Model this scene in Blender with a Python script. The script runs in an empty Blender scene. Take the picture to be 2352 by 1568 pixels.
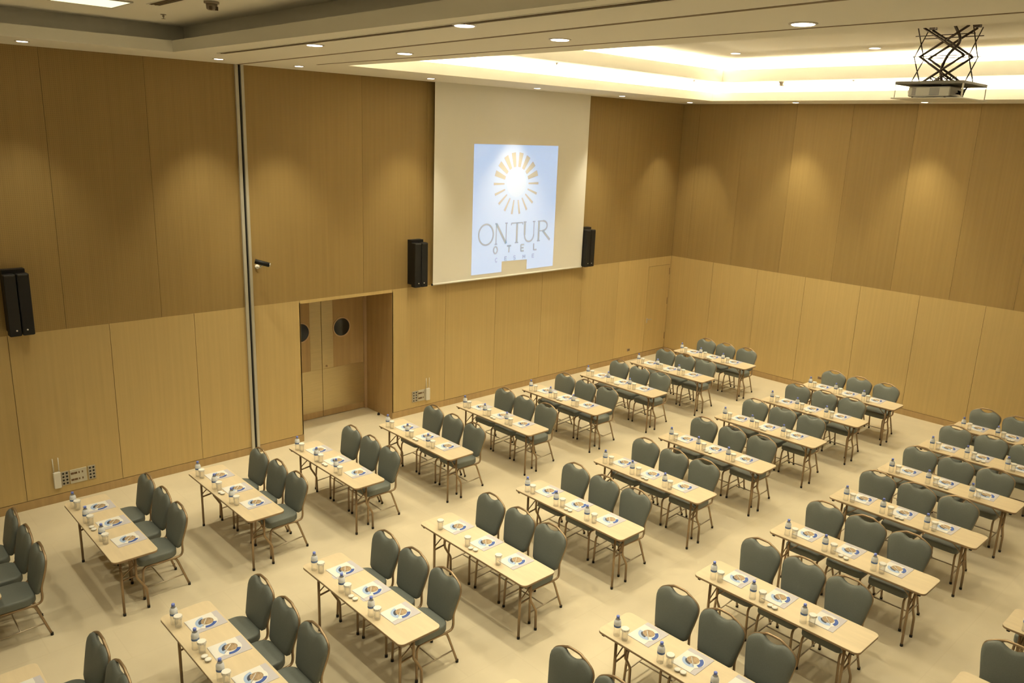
import bpy, math, random
from mathutils import Vector, Matrix
random.seed(7)
PI = math.pi
SC = bpy.context.scene
COL = SC.collection

# ------------------------------------------------------------------ camera
cam_d = bpy.data.cameras.new('camera')
cam = bpy.data.objects.new('camera', cam_d); COL.objects.link(cam)
cam_d.sensor_width = 36.0
cam_d.lens = 1852.8967 / 2352 * 36.0
cam_d.clip_start = 0.05
cr = Vector((0.73273103, -0.67956863, 0.0359405))
cu = Vector((0.14327288, 0.20567985, 0.96807473))
cf = Vector((0.66526545, 0.70418909, -0.24807177))
m = Matrix((cr, cu, -cf)).transposed().to_4x4()
m.translation = (-16.54800676, -11.859998, 5.23472002)
cam.matrix_world = m
SC.camera = cam

# ------------------------------------------------------------------ world and exposure
w = bpy.data.worlds.new('world'); SC.world = w; w.use_nodes = True
w.node_tree.nodes['Background'].inputs[0].default_value = (1.0, 0.8, 0.55, 1)
w.node_tree.nodes['Background'].inputs[1].default_value = 0.02
SC.view_settings.view_transform = 'Standard'
SC.view_settings.look = 'None'
SC.view_settings.gamma = 1.0
SC.view_settings.use_curve_mapping = False
SC.view_settings.exposure = 0.48

WARM = (1.0, 0.89, 0.61)         # colour of all the room's lamps
P_WALL = 100.0                   # soffit downlights that wash the walls
P_HALL = 106.0                   # downlights in the high ceiling
P_BEAM = 72.0                   # downlights in the partition beam
P_LEFT = 100.0                   # the hall on the left
COVE_LOW = 165.0
COVE_HIGH = 180.0

ZC, ZS, ZG = 6.083, 2.466, 0.12

# ------------------------------------------------------------------ materials
def lin(r, g, b):
    f = lambda c: c / 12.92 if c <= 0.04045 else ((c + 0.055) / 1.055) ** 2.4
    return (f(r / 255), f(g / 255), f(b / 255), 1)

def mat(name, col, rough=0.5, metal=0.0, emit=None, es=0.0, trans=0.0, spec=0.5, noise=0.0, nscale=(8, 8, 8), bump=0.0, island=0.0):
    mt = bpy.data.materials.new(name); mt.use_nodes = True
    nt = mt.node_tree; b = nt.nodes['Principled BSDF']
    b.inputs['Base Color'].default_value = (*col[:3], 1)
    b.inputs['Roughness'].default_value = rough
    b.inputs['Metallic'].default_value = metal
    b.inputs['Specular IOR Level'].default_value = spec
    if trans: b.inputs['Transmission Weight'].default_value = trans
    if emit:
        b.inputs['Emission Color'].default_value = (*emit[:3], 1)
        b.inputs['Emission Strength'].default_value = es
    if noise or island:
        tc = nt.nodes.new('ShaderNodeTexCoord'); mp = nt.nodes.new('ShaderNodeMapping')
        mp.inputs['Scale'].default_value = nscale
        nz = nt.nodes.new('ShaderNodeTexNoise'); nz.inputs['Scale'].default_value = 1.0; nz.inputs['Detail'].default_value = 4
        nt.links.new(tc.outputs['Object'], mp.inputs['Vector']); nt.links.new(mp.outputs[0], nz.inputs['Vector'])
        mr = nt.nodes.new('ShaderNodeMapRange')
        mr.inputs['From Min'].default_value = 0.3; mr.inputs['From Max'].default_value = 0.7
        mr.inputs['To Min'].default_value = 1 - noise; mr.inputs['To Max'].default_value = 1 + noise
        nt.links.new(nz.outputs['Fac'], mr.inputs['Value'])
        val = mr.outputs[0]
        if island:
            ge = nt.nodes.new('ShaderNodeNewGeometry')
            m2 = nt.nodes.new('ShaderNodeMapRange')
            m2.inputs['To Min'].default_value = 1 - island; m2.inputs['To Max'].default_value = 1 + island
            nt.links.new(ge.outputs['Random Per Island'], m2.inputs['Value'])
            mm = nt.nodes.new('ShaderNodeMath'); mm.operation = 'MULTIPLY'
            nt.links.new(val, mm.inputs[0]); nt.links.new(m2.outputs[0], mm.inputs[1]); val = mm.outputs[0]
        vm = nt.nodes.new('ShaderNodeVectorMath'); vm.operation = 'SCALE'
        vm.inputs[0].default_value = col[:3]
        nt.links.new(val, vm.inputs['Scale'])
        nt.links.new(vm.outputs[0], b.inputs['Base Color'])
        if bump:
            bp = nt.nodes.new('ShaderNodeBump'); bp.inputs['Strength'].default_value = bump; bp.inputs['Distance'].default_value = 0.01
            nt.links.new(nz.outputs['Fac'], bp.inputs['Height']); nt.links.new(bp.outputs[0], b.inputs['Normal'])
    return mt

def perforate(mt, amount=0.10):
    # tiny drilled rows of the acoustic panels, as a fine dark dot pattern in the panel itself
    nt = mt.node_tree; b = nt.nodes['Principled BSDF']
    src = b.inputs['Base Color'].links[0].from_socket
    tc = nt.nodes.new('ShaderNodeTexCoord'); mp = nt.nodes.new('ShaderNodeMapping')
    mp.inputs['Scale'].default_value = (42, 42, 42)
    vo = nt.nodes.new('ShaderNodeTexVoronoi'); vo.inputs['Scale'].default_value = 1.0; vo.inputs['Randomness'].default_value = 0.0
    nt.links.new(tc.outputs['Object'], mp.inputs[0]); nt.links.new(mp.outputs[0], vo.inputs['Vector'])
    mr = nt.nodes.new('ShaderNodeMapRange'); mr.inputs['From Min'].default_value = 0.15; mr.inputs['From Max'].default_value = 0.35
    mr.inputs['To Min'].default_value = 1 - amount * 2; mr.inputs['To Max'].default_value = 1.0
    nt.links.new(vo.outputs['Distance'], mr.inputs['Value'])
    vm = nt.nodes.new('ShaderNodeVectorMath'); vm.operation = 'SCALE'
    nt.links.new(src, vm.inputs[0]); nt.links.new(mr.outputs[0], vm.inputs['Scale'])
    nt.links.new(vm.outputs[0], b.inputs['Base Color'])
    return mt

M = {}
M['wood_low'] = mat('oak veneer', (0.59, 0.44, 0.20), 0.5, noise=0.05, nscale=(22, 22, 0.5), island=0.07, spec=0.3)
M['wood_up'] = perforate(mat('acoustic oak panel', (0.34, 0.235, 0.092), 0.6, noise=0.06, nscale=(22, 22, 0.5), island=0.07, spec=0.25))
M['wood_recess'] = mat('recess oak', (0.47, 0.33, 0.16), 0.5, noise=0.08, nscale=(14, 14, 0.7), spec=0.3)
M['groove'] = mat('groove', (0.16, 0.09, 0.04), 0.8)
M['carpet'] = mat('beige carpet', (0.70, 0.625, 0.47), 0.95, noise=0.05, nscale=(1.6, 1.6, 1.6), spec=0.1)
M['plaster'] = mat('ceiling paint', (0.94, 0.92, 0.86), 0.9, spec=0.1)
M['dark_slot'] = mat('dark slot', (0.10, 0.07, 0.04), 0.8)
M['slot_soft'] = mat('shadow gap', (0.26, 0.2, 0.13), 0.8)
M['alu'] = mat('cream aluminium', (0.58, 0.56, 0.48), 0.4, 0.3)
M['black'] = mat('black gasket', (0.012, 0.011, 0.01), 0.7)
M['speaker'] = mat('speaker black', (0.010, 0.010, 0.011), 0.55, spec=0.3)
M['speaker_edge'] = mat('speaker edge', (0.05, 0.05, 0.05), 0.4)
M['silver'] = mat('silver', (0.6, 0.58, 0.55), 0.35, 0.8)
M['brass'] = mat('brushed brass', (0.60, 0.50, 0.30), 0.38, 0.85, noise=0.05, nscale=(3, 3, 60))
M['glass_dark'] = mat('dark glass', (0.012, 0.014, 0.016), 0.12)
M['wood_ring'] = mat('porthole ring', (0.55, 0.40, 0.24), 0.5)
M['screen'] = mat('screen cloth', (0.90, 0.88, 0.82), 0.9, spec=0.1)
M['bar'] = mat('screen bar', (0.9, 0.87, 0.8), 0.4)
M['pic'] = mat('projected light', (0.80, 0.78, 0.72), 0.9, emit=(0.06, 0.21, 0.47), es=1.0, spec=0.1)  # projector light is put into the picture materials as emission
M['pic_white'] = mat('projected bright disc', (0.80, 0.78, 0.72), 0.9, emit=(0.10, 0.24, 0.44), es=1.0, spec=0.1)
M['pic_ray'] = mat('projected sun ray', (0.72, 0.68, 0.58), 0.9, emit=(0.08, 0.10, 0.11), es=1.0, spec=0.1)
M['pic_text'] = mat('projected lettering', (0.64, 0.61, 0.54), 0.9, emit=(0.03, 0.10, 0.17), es=1.0, spec=0.1)
M['pic_text2'] = mat('projected faint lettering', (0.68, 0.65, 0.58), 0.9, emit=(0.03, 0.12, 0.24), es=1.0, spec=0.1)
M['beech'] = mat('beech laminate', (0.77, 0.65, 0.455), 0.35, noise=0.05, nscale=(18, 2.2, 18), spec=0.4)
M['edge'] = mat('table edge', (0.34, 0.23, 0.13), 0.5)
M['bronze'] = mat('bronze tube', (0.34, 0.245, 0.15), 0.32, 0.55)
M['bronze_light'] = mat('light bronze tube', (0.55, 0.47, 0.36), 0.35, 0.6)
M['rubber'] = mat('black rubber', (0.012, 0.011, 0.010), 0.7)
M['fabric'] = mat('grey green upholstery', (0.152, 0.172, 0.162), 0.55, noise=0.05, nscale=(90, 90, 90), spec=0.45, bump=0.05)
M['paper'] = mat('white paper', (0.85, 0.84, 0.82), 0.7)
M['lilac'] = mat('lilac paper', (0.60, 0.58, 0.64), 0.7)
M['p_blue'] = mat('print blue', (0.05, 0.11, 0.42), 0.6)
M['p_light'] = mat('print light blue', (0.38, 0.52, 0.80), 0.6)
M['p_dark'] = mat('print dark', (0.05, 0.06, 0.10), 0.6)
M['p_brown'] = mat('print brown', (0.40, 0.29, 0.18), 0.6, noise=0.35, nscale=(60, 60, 60))
M['penwhite'] = mat('white plastic', (0.8, 0.78, 0.75), 0.35)
M['cap'] = mat('blue cap', (0.20, 0.28, 0.85), 0.4)
M['label'] = mat('bottle label', (0.90, 0.93, 1.0), 0.5)
M['label_blue'] = mat('bottle label blue', (0.16, 0.26, 0.56), 0.5)
M['papercap'] = mat('paper lid', (0.90, 0.88, 0.83), 0.8)
M['white_box'] = mat('white plastic box', (0.78, 0.76, 0.70), 0.5)
M['steel_plate'] = mat('socket plate', (0.45, 0.42, 0.36), 0.4, 0.5)
M['lens'] = mat('lit lamp lens', (1, 1, 1), 0.5, emit=(1.0, 0.85, 0.7), es=6.0)
M['trim_ring'] = mat('lamp trim', (0.6, 0.56, 0.5), 0.4)
M['led'] = mat('led strip', (1, 1, 1), 0.5, emit=(1.0, 0.85, 0.55), es=COVE_LOW)
M['led2'] = mat('led strip upper', (1, 1, 1), 0.5, emit=(1.0, 0.85, 0.55), es=COVE_HIGH)
M['panel_light'] = mat('lit ceiling panel', (1, 1, 1), 0.5, emit=(0.85, 0.85, 0.55), es=1.0)
M['lift'] = mat('lift steel', (0.035, 0.022, 0.014), 0.5, 0.3)
M['lift_plate'] = mat('lift plate', (0.05, 0.045, 0.03), 0.5)
M['proj'] = mat('projector shell', (0.62, 0.60, 0.55), 0.45)
M['grille'] = mat('projector grille', (0.16, 0.15, 0.16), 0.6)
M['detector'] = mat('detector', (0.30, 0.25, 0.20), 0.6)

def clear_mat(name, tint, opacity):
    mt = bpy.data.materials.new(name); mt.use_nodes = True; nt = mt.node_tree
    for n in list(nt.nodes): nt.nodes.remove(n)
    out = nt.nodes.new('ShaderNodeOutputMaterial'); mix = nt.nodes.new('ShaderNodeMixShader')
    tr = nt.nodes.new('ShaderNodeBsdfTransparent'); tr.inputs[0].default_value = (*tint, 1)
    pb = nt.nodes.new('ShaderNodeBsdfPrincipled')
    pb.inputs['Base Color'].default_value = (0.9, 0.92, 0.92, 1); pb.inputs['Roughness'].default_value = 0.08
    lw = nt.nodes.new('ShaderNodeLayerWeight'); lw.inputs[0].default_value = 0.35
    mr = nt.nodes.new('ShaderNodeMapRange'); mr.inputs['To Min'].default_value = opacity; mr.inputs['To Max'].default_value = min(1, opacity + 0.33)
    nt.links.new(lw.outputs['Facing'], mr.inputs[0]); nt.links.new(mr.outputs[0], mix.inputs[0])
    nt.links.new(tr.outputs[0], mix.inputs[1]); nt.links.new(pb.outputs[0], mix.inputs[2]); nt.links.new(mix.outputs[0], out.inputs[0])
    return mt
M['clear'] = clear_mat('clear plastic', (0.98, 0.98, 0.97), 0.05)
M['glass'] = clear_mat('clear glass', (0.985, 0.98, 0.97), 0.03)

# ------------------------------------------------------------------ mesh helpers
class MB:
    def __init__(s): s.v = []; s.f = []; s.mi = []; s.smooth = []
    def add(s, vs, fs, mi=0, smooth=False):
        o = len(s.v); s.v += [tuple(p) for p in vs]
        for f in fs: s.f.append(tuple(o + i for i in f)); s.mi.append(mi); s.smooth.append(smooth)
    def box(s, x0, x1, y0, y1, z0, z1, mi=0):
        vs = [(x, y, z) for z in (z0, z1) for y in (y0, y1) for x in (x0, x1)]
        s.add(vs, [(0, 2, 3, 1), (4, 5, 7, 6), (0, 1, 5, 4), (2, 6, 7, 3), (0, 4, 6, 2), (1, 3, 7, 5)], mi)
    def bevbox(s, x0, x1, y0, y1, z0, z1, b=0.004, mi=0):
        prof = [(z0, -b), (z0 + b, 0), (z1 - b, 0), (z1, -b)]
        rings = []
        for z, o in prof:
            X0, X1, Y0, Y1 = x0 - o, x1 + o, y0 - o, y1 + o
            rings.append([(X0 + b, Y0, z), (X1 - b, Y0, z), (X1, Y0 + b, z), (X1, Y1 - b, z), (X1 - b, Y1, z), (X0 + b, Y1, z), (X0, Y1 - b, z), (X0, Y0 + b, z)])
        s.loft(rings, mi)
    def loft(s, rings, mi=0, smooth=False, cap=True):
        n = len(rings[0]); vs = [p for r in rings for p in r]; fs = []
        for k in range(len(rings) - 1):
            for i in range(n):
                j = (i + 1) % n
                fs.append((k * n + i, k * n + j, (k + 1) * n + j, (k + 1) * n + i))
        if cap:
            fs.append(tuple(range(n - 1, -1, -1))); fs.append(tuple((len(rings) - 1) * n + i for i in range(n)))
        s.add(vs, fs, mi, smooth)
    def tube(s, pts, r, n=8, mi=0, cap=True, r2=None):
        pts = [Vector(p) for p in pts]; rings = []; up = None
        for i, p in enumerate(pts):
            if i == 0: t = pts[1] - p
            elif i == len(pts) - 1: t = p - pts[i - 1]
            else: t = (pts[i + 1] - p).normalized() + (p - pts[i - 1]).normalized()
            t.normalize()
            if up is None:
                up = Vector((0, 0, 1)) if abs(t.z) < 0.9 else Vector((0, 1, 0))
            a = t.cross(up).normalized(); up = a.cross(t).normalized()
            rr = r if r2 is None else r + (r2 - r) * i / (len(pts) - 1)
            rings.append([p + rr * (math.cos(2 * PI * k / n) * a + math.sin(2 * PI * k / n) * up) for k in range(n)])
        s.loft(rings, mi, True, cap)
    def lathe(s, prof, n=16, mi=0, c=(0, 0, 0), cap=True):
        rings = [[(c[0] + r * math.cos(2 * PI * k / n), c[1] + r * math.sin(2 * PI * k / n), c[2] + z) for k in range(n)] for r, z in prof]
        s.loft(rings, mi, True, cap)
    def poly(s, pts, z0, z1, mi=0):
        s.loft([[(x, y, z0) for x, y in pts], [(x, y, z1) for x, y in pts]], mi)
    def build(s, name, mats, parent=None, label=None):
        me = bpy.data.meshes.new(name); me.from_pydata(s.v, [], s.f)
        if not isinstance(mats, (list, tuple)): mats = [mats]
        for mt in mats: me.materials.append(mt)
        me.polygons.foreach_set('material_index', s.mi)
        me.polygons.foreach_set('use_smooth', s.smooth)
        me.update()
        o = bpy.data.objects.new(name, me); COL.objects.link(o)
        if parent: o.parent = parent
        if label: o['label'] = label
        return o

def smooth_angle(o, ang=0.6):
    pass

def empty(name, loc, rz=0.0):
    o = bpy.data.objects.new(name, None); COL.objects.link(o)
    o.empty_display_size = 0.1; o.location = loc; o.rotation_euler = (0, 0, rz); return o

def tag(o, label, cat, group=None, kind=None):
    o['label'] = label; o['category'] = cat
    if group: o['group'] = group
    if kind: o['kind'] = kind
    return o

def struct(o, label=None):
    o['kind'] = 'structure'
    if label: o['label'] = label
    return o

KIDS = {}
def copy_tree(o, parent=None):
    c = o.copy(); COL.objects.link(c); c.parent = parent
    if o.name not in KIDS: KIDS[o.name] = list(o.children)
    for ch in KIDS[o.name]: copy_tree(ch, c)
    return c

def rrect(x0, x1, y0, y1, r, n=5):
    if not isinstance(r, (list, tuple)): r = [r] * 4
    pts = []
    for (cx, cy, a0, rr) in ((x1 - r[0], y1 - r[0], 0, r[0]), (x0 + r[1], y1 - r[1], 90, r[1]), (x0 + r[2], y0 + r[2], 180, r[2]), (x1 - r[3], y0 + r[3], 270, r[3])):
        for k in range(n + 1):
            a = math.radians(a0 + 90 * k / n); pts.append((cx + rr * math.cos(a), cy + rr * math.sin(a)))
    return pts

def smoothpath(P, n=6):
    # Catmull-Rom through the points
    P = [Vector(p) for p in P]; Q = [2 * P[0] - P[1]] + P + [2 * P[-1] - P[-2]]; out = []
    for i in range(1, len(Q) - 2):
        for k in range(n):
            t = k / n
            out.append(0.5 * ((2 * Q[i]) + (Q[i + 1] - Q[i - 1]) * t + (2 * Q[i - 1] - 5 * Q[i] + 4 * Q[i + 1] - Q[i + 2]) * t * t + (3 * Q[i] - Q[i - 1] - 3 * Q[i + 1] + Q[i + 2]) * t ** 3))
    out.append(P[-1]); return out

# ------------------------------------------------------------------ frame test (things nobody sees are left out)
def seen(p, mg=0):
    v = Vector(p) - Vector((-16.548, -11.86, 5.2347)); d = v.dot(cf)
    if d < 0.3: return False
    x = 1176 + 1852.9 * v.dot(cr) / d; y = 784 - 1852.9 * v.dot(cu) / d
    return -mg < x < 2352 + mg and -mg < y < 1568 + mg

# ================================================================== THE ROOM
XL, YB = -21.5, -16.0
fl = MB(); fl.box(XL - 0.2, 0.2, YB - 0.2, 1.1, -0.15, 0.0)
fo = struct(fl.build('floor', M['carpet']), 'pale beige carpet')
# faint joints of the carpet tiles: thin recessed-looking seams in the pile colour are in the material
nt = M['carpet'].node_tree; b = nt.nodes['Principled BSDF']; src = b.inputs['Base Color'].links[0].from_socket
tc = nt.nodes.new('ShaderNodeTexCoord'); br = nt.nodes.new('ShaderNodeTexBrick')
br.inputs['Color1'].default_value = (1, 1, 1, 1); br.inputs['Color2'].default_value = (0.985, 0.984, 0.982, 1); br.inputs['Mortar'].default_value = (0.96, 0.955, 0.945, 1)
br.inputs['Scale'].default_value = 1.0; br.inputs['Brick Width'].default_value = 1.2; br.inputs['Row Height'].default_value = 0.6; br.inputs['Mortar Size'].default_value = 0.006
nt.links.new(tc.outputs['Object'], br.inputs['Vector'])
vm = nt.nodes.new('ShaderNodeVectorMath'); vm.operation = 'MULTIPLY'
nt.links.new(src, vm.inputs[0]); nt.links.new(br.outputs['Color'], vm.inputs[1]); nt.links.new(vm.outputs[0], b.inputs['Base Color'])

def wall_panels(mb, axis, cuts, z0, z1, mi, gap=0.006, th=0.02, skip=()):
    """vertical panels in front of the backing; axis 'x' -> wall y=0 facing -y, axis 'y' -> wall x=0 facing -x"""
    for a, c in zip(cuts[:-1], cuts[1:]):
        if any(abs(a - s) < 1e-6 for s in skip): continue
        lo, hi = a + gap / 2, c - gap / 2
        if axis == 'x': mb.box(lo, hi, 0.0, th, z0, z1, mi)
        else: mb.box(0.0, th, lo, hi, z0, z1, mi)

RX0, RX1, RZ, RD = -10.175, -8.35, 2.41, 0.87     # door recess
wl = MB()
# backing (dark groove colour) around the recess opening, material 2
wl.box(XL, -11.12, 0.02, 0.25, 0, ZC + 0.9, 2); wl.box(-11.0, RX0 - 0.02, 0.02, 0.25, 0, ZC + 0.9, 2)
wl.box(RX1 + 0.02, 0.25, 0.02, 0.25, 0, ZC + 0.9, 2); wl.box(RX0 - 0.02, RX1 + 0.02, 0.02, 0.25, RZ + 0.02, ZC + 0.9, 2)
lowA = [XL, -20.6, -19.35, -18.1, -16.85, -15.6, -14.37, -13.125, -11.93, -11.12]
lowA2 = [-11.0, RX0]; lowA3 = [RX1, -7.122, -5.843, -4.526, -3.27, -2.017, -0.875]
for cuts in (lowA, lowA2, lowA3): wall_panels(wl, 'x', cuts, ZG + 0.008, ZS, 0)
wl.box(RX0 - 0.001, RX1 + 0.001, 0.0, 0.02, RZ, ZS, 0)                    # slim lintel
wl.box(-0.872, -0.003, 0.0, 0.02, 2.262, ZS, 0)                          # over the hidden door
wl.box(-0.03, -0.0, 0.0, 0.02, ZG + 0.008, 2.26, 0)
upA = [XL, -20.0, -18.7, -17.5, -16.2, -14.93, -13.67, -12.4, -11.12]; upA2 = [-11.0, -8.95, -7.6, -6.3, -5.0, -3.62, -2.3, -1.0, 0.0]
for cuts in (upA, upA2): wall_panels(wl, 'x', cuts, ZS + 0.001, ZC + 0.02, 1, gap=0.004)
# recess lining
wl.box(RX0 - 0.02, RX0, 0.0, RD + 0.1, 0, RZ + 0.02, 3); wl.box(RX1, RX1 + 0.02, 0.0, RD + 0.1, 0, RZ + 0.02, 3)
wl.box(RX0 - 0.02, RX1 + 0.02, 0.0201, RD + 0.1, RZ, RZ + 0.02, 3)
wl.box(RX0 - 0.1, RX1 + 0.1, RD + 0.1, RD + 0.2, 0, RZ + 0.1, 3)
struct(wl.build('wall_left', [M['wood_low'], M['wood_up'], M['groove'], M['wood_recess']]), 'wood panelled wall with the projection screen, darker above, lighter below')

wr = MB()
wr.box(0.02, 0.25, YB, 0.25, 0, ZC + 0.9, 2)
lowB = [YB, -15.3, -14.1, -12.9, -11.75, -10.6, -9.45, -8.3, -7.15, -5.96, -4.78, -3.56, -2.4, -1.215, 0.0]
upB = [YB, -14.8, -13.5, -12.2, -10.95, -9.75, -8.6, -7.6, -6.49, -5.38, -4.13, -2.9, -1.67, -0.46, 0.0]
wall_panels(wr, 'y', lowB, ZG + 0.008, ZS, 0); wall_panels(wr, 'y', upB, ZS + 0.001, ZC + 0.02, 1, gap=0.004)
struct(wr.build('wall_right', [M['wood_low'], M['wood_up'], M['groove']]), 'wood panelled far wall, darker above, lighter below')
wb = MB(); wb.box(XL - 0.2, XL, YB, 0.25, 0, ZC + 0.9, 0); struct(wb.build('wall_back', [M['plaster']]))
wf = MB(); wf.box(XL, 0.25, YB - 0.2, YB, 0, ZC + 0.9, 0); struct(wf.build('wall_front', [M['plaster']]))

bb = MB()
for a, c in ((XL, -11.12), (-11.0, RX0), (RX1, -0.0)): bb.box(a, c, -0.004, 0.02, 0, ZG)
bb.box(RX1 - 0.004, RX1 + 0.0, -0.004, RD, 0, ZG)
struct(bb.build('baseboard_left', [M['wood_recess']]), 'flush wooden skirting')
bb = MB(); bb.box(-0.004, 0.02, YB, 0.0, 0, ZG); struct(bb.build('baseboard_right', [M['wood_recess']]), 'flush wooden skirting')

# jamb of the folding partition
t1 = MB(); t1.box(-11.125, -11.078, -0.035, 0.2, 0, ZC); t1.box(-11.036, -10.992, -0.035, 0.2, 0, ZC); t1.box(-11.078, -11.036, 0.02, 0.2, 0, ZC)
tr1 = struct(t1.build('trim_1', [M['alu']]), 'cream aluminium jamb of the folding partition')
t1b = MB(); t1b.box(-11.078, -11.036, 0.0, 0.02, 0, ZC); t1b.build('gasket', [M['black']], tr1, 'black rubber gasket')

# double door in the recess
d1 = empty('door_1', ((RX0 + RX1) / 2, RD, 0)); struct(d1, 'double door with round windows and brass plates in the recess')
DS = -9.3
dfm = MB()
for x0, x1 in ((RX1 - 0.055, RX1 - 0.002), (RX0 + 0.002, RX0 + 0.055)): dfm.box(x0 - d1.location.x, x1 - d1.location.x, -0.03, 0.09, 0, RZ - 0.003)
dfm.build('door_frame', M['wood_ring'], d1)
for (x0, x1, px) in ((RX0 + 0.06, DS - 0.005, -9.72), (DS + 0.005, RX1 - 0.06, -8.88)):
    X = d1.location.x
    n = 28; cx, cz, r = px - X, 1.675, 0.165
    lf = MB(); lf.box(x0 - X, x1 - X, 0.0, 0.05, 0.01, RZ - 0.01)
    leaf = lf.build('door_leaf', M['wood_recess'], d1)
    k = MB(); k.box(x0 - X, x1 - X, -0.004, 0.0, 0.13, 0.93); k.build('kick_plate', M['brass'], leaf, 'brushed brass kick plate')
    k = MB()
    if px < DS: k.box(DS - 0.235 - X, x1 - X, -0.004, 0.0, 0.935, RZ - 0.01)
    else: k.box(x0 - X, DS + 0.235 - X, -0.004, 0.0, 0.935, RZ - 0.01)
    k.build('push_plate', M['brass'], leaf, 'brushed brass strip beside the meeting edge')
    k = MB(); ring = []
    for (rr, yy) in ((r, 0.0), (r + 0.022, 0.0), (r + 0.022, -0.012), (r, -0.012)):
        ring.append([(cx + rr * math.cos(2 * PI * i / n), yy, cz + rr * math.sin(2 * PI * i / n)) for i in range(n)])
    ring.append(ring[0]); k.loft(ring, cap=False, smooth=False); k.build('window_ring', M['wood_ring'], leaf, 'pale round window ring')
    k = MB(); k.loft([[(cx + r * math.cos(2 * PI * i / n), yy, cz + r * math.sin(2 * PI * i / n)) for i in range(n)] for yy in (-0.001, -0.006)]); k.build('window_pane', M['glass_dark'], leaf, 'dark round window pane')
k = MB(); k.loft([[(-9.21 - d1.location.x + 0.018 * math.cos(2 * PI * i / 12), yy, 0.98 + 0.018 * math.sin(2 * PI * i / 12)) for i in range(12)] for yy in (-0.004, -0.02)]); k.build('lock', M['edge'], d1)

# flush door near the corner
d2 = empty('door_2', (-0.45, 0, 0)); struct(d2, 'flush oak door near the room corner')
k = MB(); k.box(-0.417, 0.412, 0.0, 0.02, ZG + 0.01, 2.253); lf = k.build('door_leaf', M['wood_low'], d2)
k = MB(); k.bevbox(-0.375, -0.335, -0.008, 0.0, 0.86, 0.98, 0.002); k.tube([(-0.355, -0.005, 0.95), (-0.355, -0.05, 0.95), (-0.24, -0.055, 0.95)], 0.009); k.build('door_handle', M['silver'], lf)
for z in (0.35, 1.25, 2.0):
    k = MB(); k.box(0.405, 0.418, -0.006, 0.0, z, z + 0.17); k.build('hinge', M['groove'], lf)

# ---------------------------------------------------------------- ceiling
ce = MB()
def frame_slab(mb, o, i, z0, z1, mi=0):
    (ox0, ox1, oy0, oy1), (ix0, ix1, iy0, iy1) = o, i
    mb.box(ox0, ix0, oy0, oy1, z0, z1, mi); mb.box(ix1, ox1, oy0, oy1, z0, z1, mi)
    mb.box(ix0, ix1, oy0, iy0, z0, z1, mi); mb.box(ix0, ix1, iy1, oy1, z0, z1, mi)
def lip(mb, r, z0, z1, t=0.04):
    x0, x1, y0, y1 = r; frame_slab(mb, (x0 - t, x1 + t, y0 - t, y1 + t), r, z0, z1)
Z1, Z2, Z3 = 6.25, 6.42, 6.80
RL1 = (-10.2, -1.25, -13.6, -1.6); RR1 = (-10.5, -0.95, -13.9, -1.3)       # lower lip and the riser behind it
RL2 = (-9.6, -1.85, -13.0, -2.2); RR2 = (-9.9, -1.55, -13.3, -1.9)
LL1 = (XL + 1.2, -12.42, -13.6, -1.12); LR1 = (XL + 0.9, -12.16, -13.9, -0.84)
top = 7.0
frame_slab(ce, (-11.3, 0.2, YB, 0.2), RL1, ZC, ZC + 0.03)
lip(ce, RL1, ZC + 0.03, Z1)
frame_slab(ce, (-11.25, 0.2, YB, 0.2), RR1, ZC + 0.04, Z2 + 0.03)
frame_slab(ce, (RR1[0] - 0.05, RR1[1] + 0.05, RR1[2] - 0.05, RR1[3] + 0.05), RL2, Z2, Z2 + 0.03)
lip(ce, RL2, Z2 + 0.03, Z2 + 0.22)
frame_slab(ce, (-11.2, 0.2, YB, 0.2), RR2, Z2 + 0.04, Z3 + 0.05)
ce.box(-11.0, 0.2, YB, 0.2, Z3, Z3 + 0.05)
# left hall
frame_slab(ce, (XL, -11.3, YB, 0.2), LL1, ZC, ZC + 0.03)
lip(ce, LL1, ZC + 0.03, 6.22)
frame_slab(ce, (XL, -11.3, YB, 0.2), LR1, ZC + 0.04, Z2 + 0.1)
ce.box(XL, -11.3, YB, 0.2, Z2 + 0.0, Z2 + 0.05)
ce.box(XL, 0.2, YB, 0.2, top, top + 0.05)
struct(ce.build('ceiling', M['plaster']), 'cream ceiling with stepped light coves')

def cslot(mb, x0, y0, x1, y1, wd, z=ZC):
    a, c = Vector((x0, y0)), Vector((x1, y1)); d = (c - a).normalized(); n = Vector((-d.y, d.x)) * wd / 2
    pts = [a + n, c + n, c - n, a - n]; mb.loft([[(p.x, p.y, z - 0.003) for p in pts][::-1], [(p.x, p.y, z + 0.001) for p in pts][::-1]])
k = MB(); cslot(k, -11.075, -0.03, -11.62, -9.3, 0.045); cslot(k, -11.62, -9.3, -11.85, -14, 0.045)
struct(k.build('trim_2', M['slot_soft']), 'partition track recessed along the ceiling beam')
k = MB(); cslot(k, -10.5, -1.3, -10.66, -14, 0.03)
struct(k.build('trim_3', M['slot_soft']), 'shadow gap along the ceiling beam')

# ================================================================== LIGHTS
def spot(name, loc, power, size=100, blend=1.0, radius=0.03, tilt=(0, 0, 0), color=WARM):
    l = bpy.data.lights.new(name, 'SPOT'); l.energy = power; l.color = color; l.spot_size = math.radians(size); l.spot_blend = blend; l.shadow_soft_size = radius
    o = bpy.data.objects.new(name, l); COL.objects.link(o); o.location = loc; o.rotation_euler = tilt; return o

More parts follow.
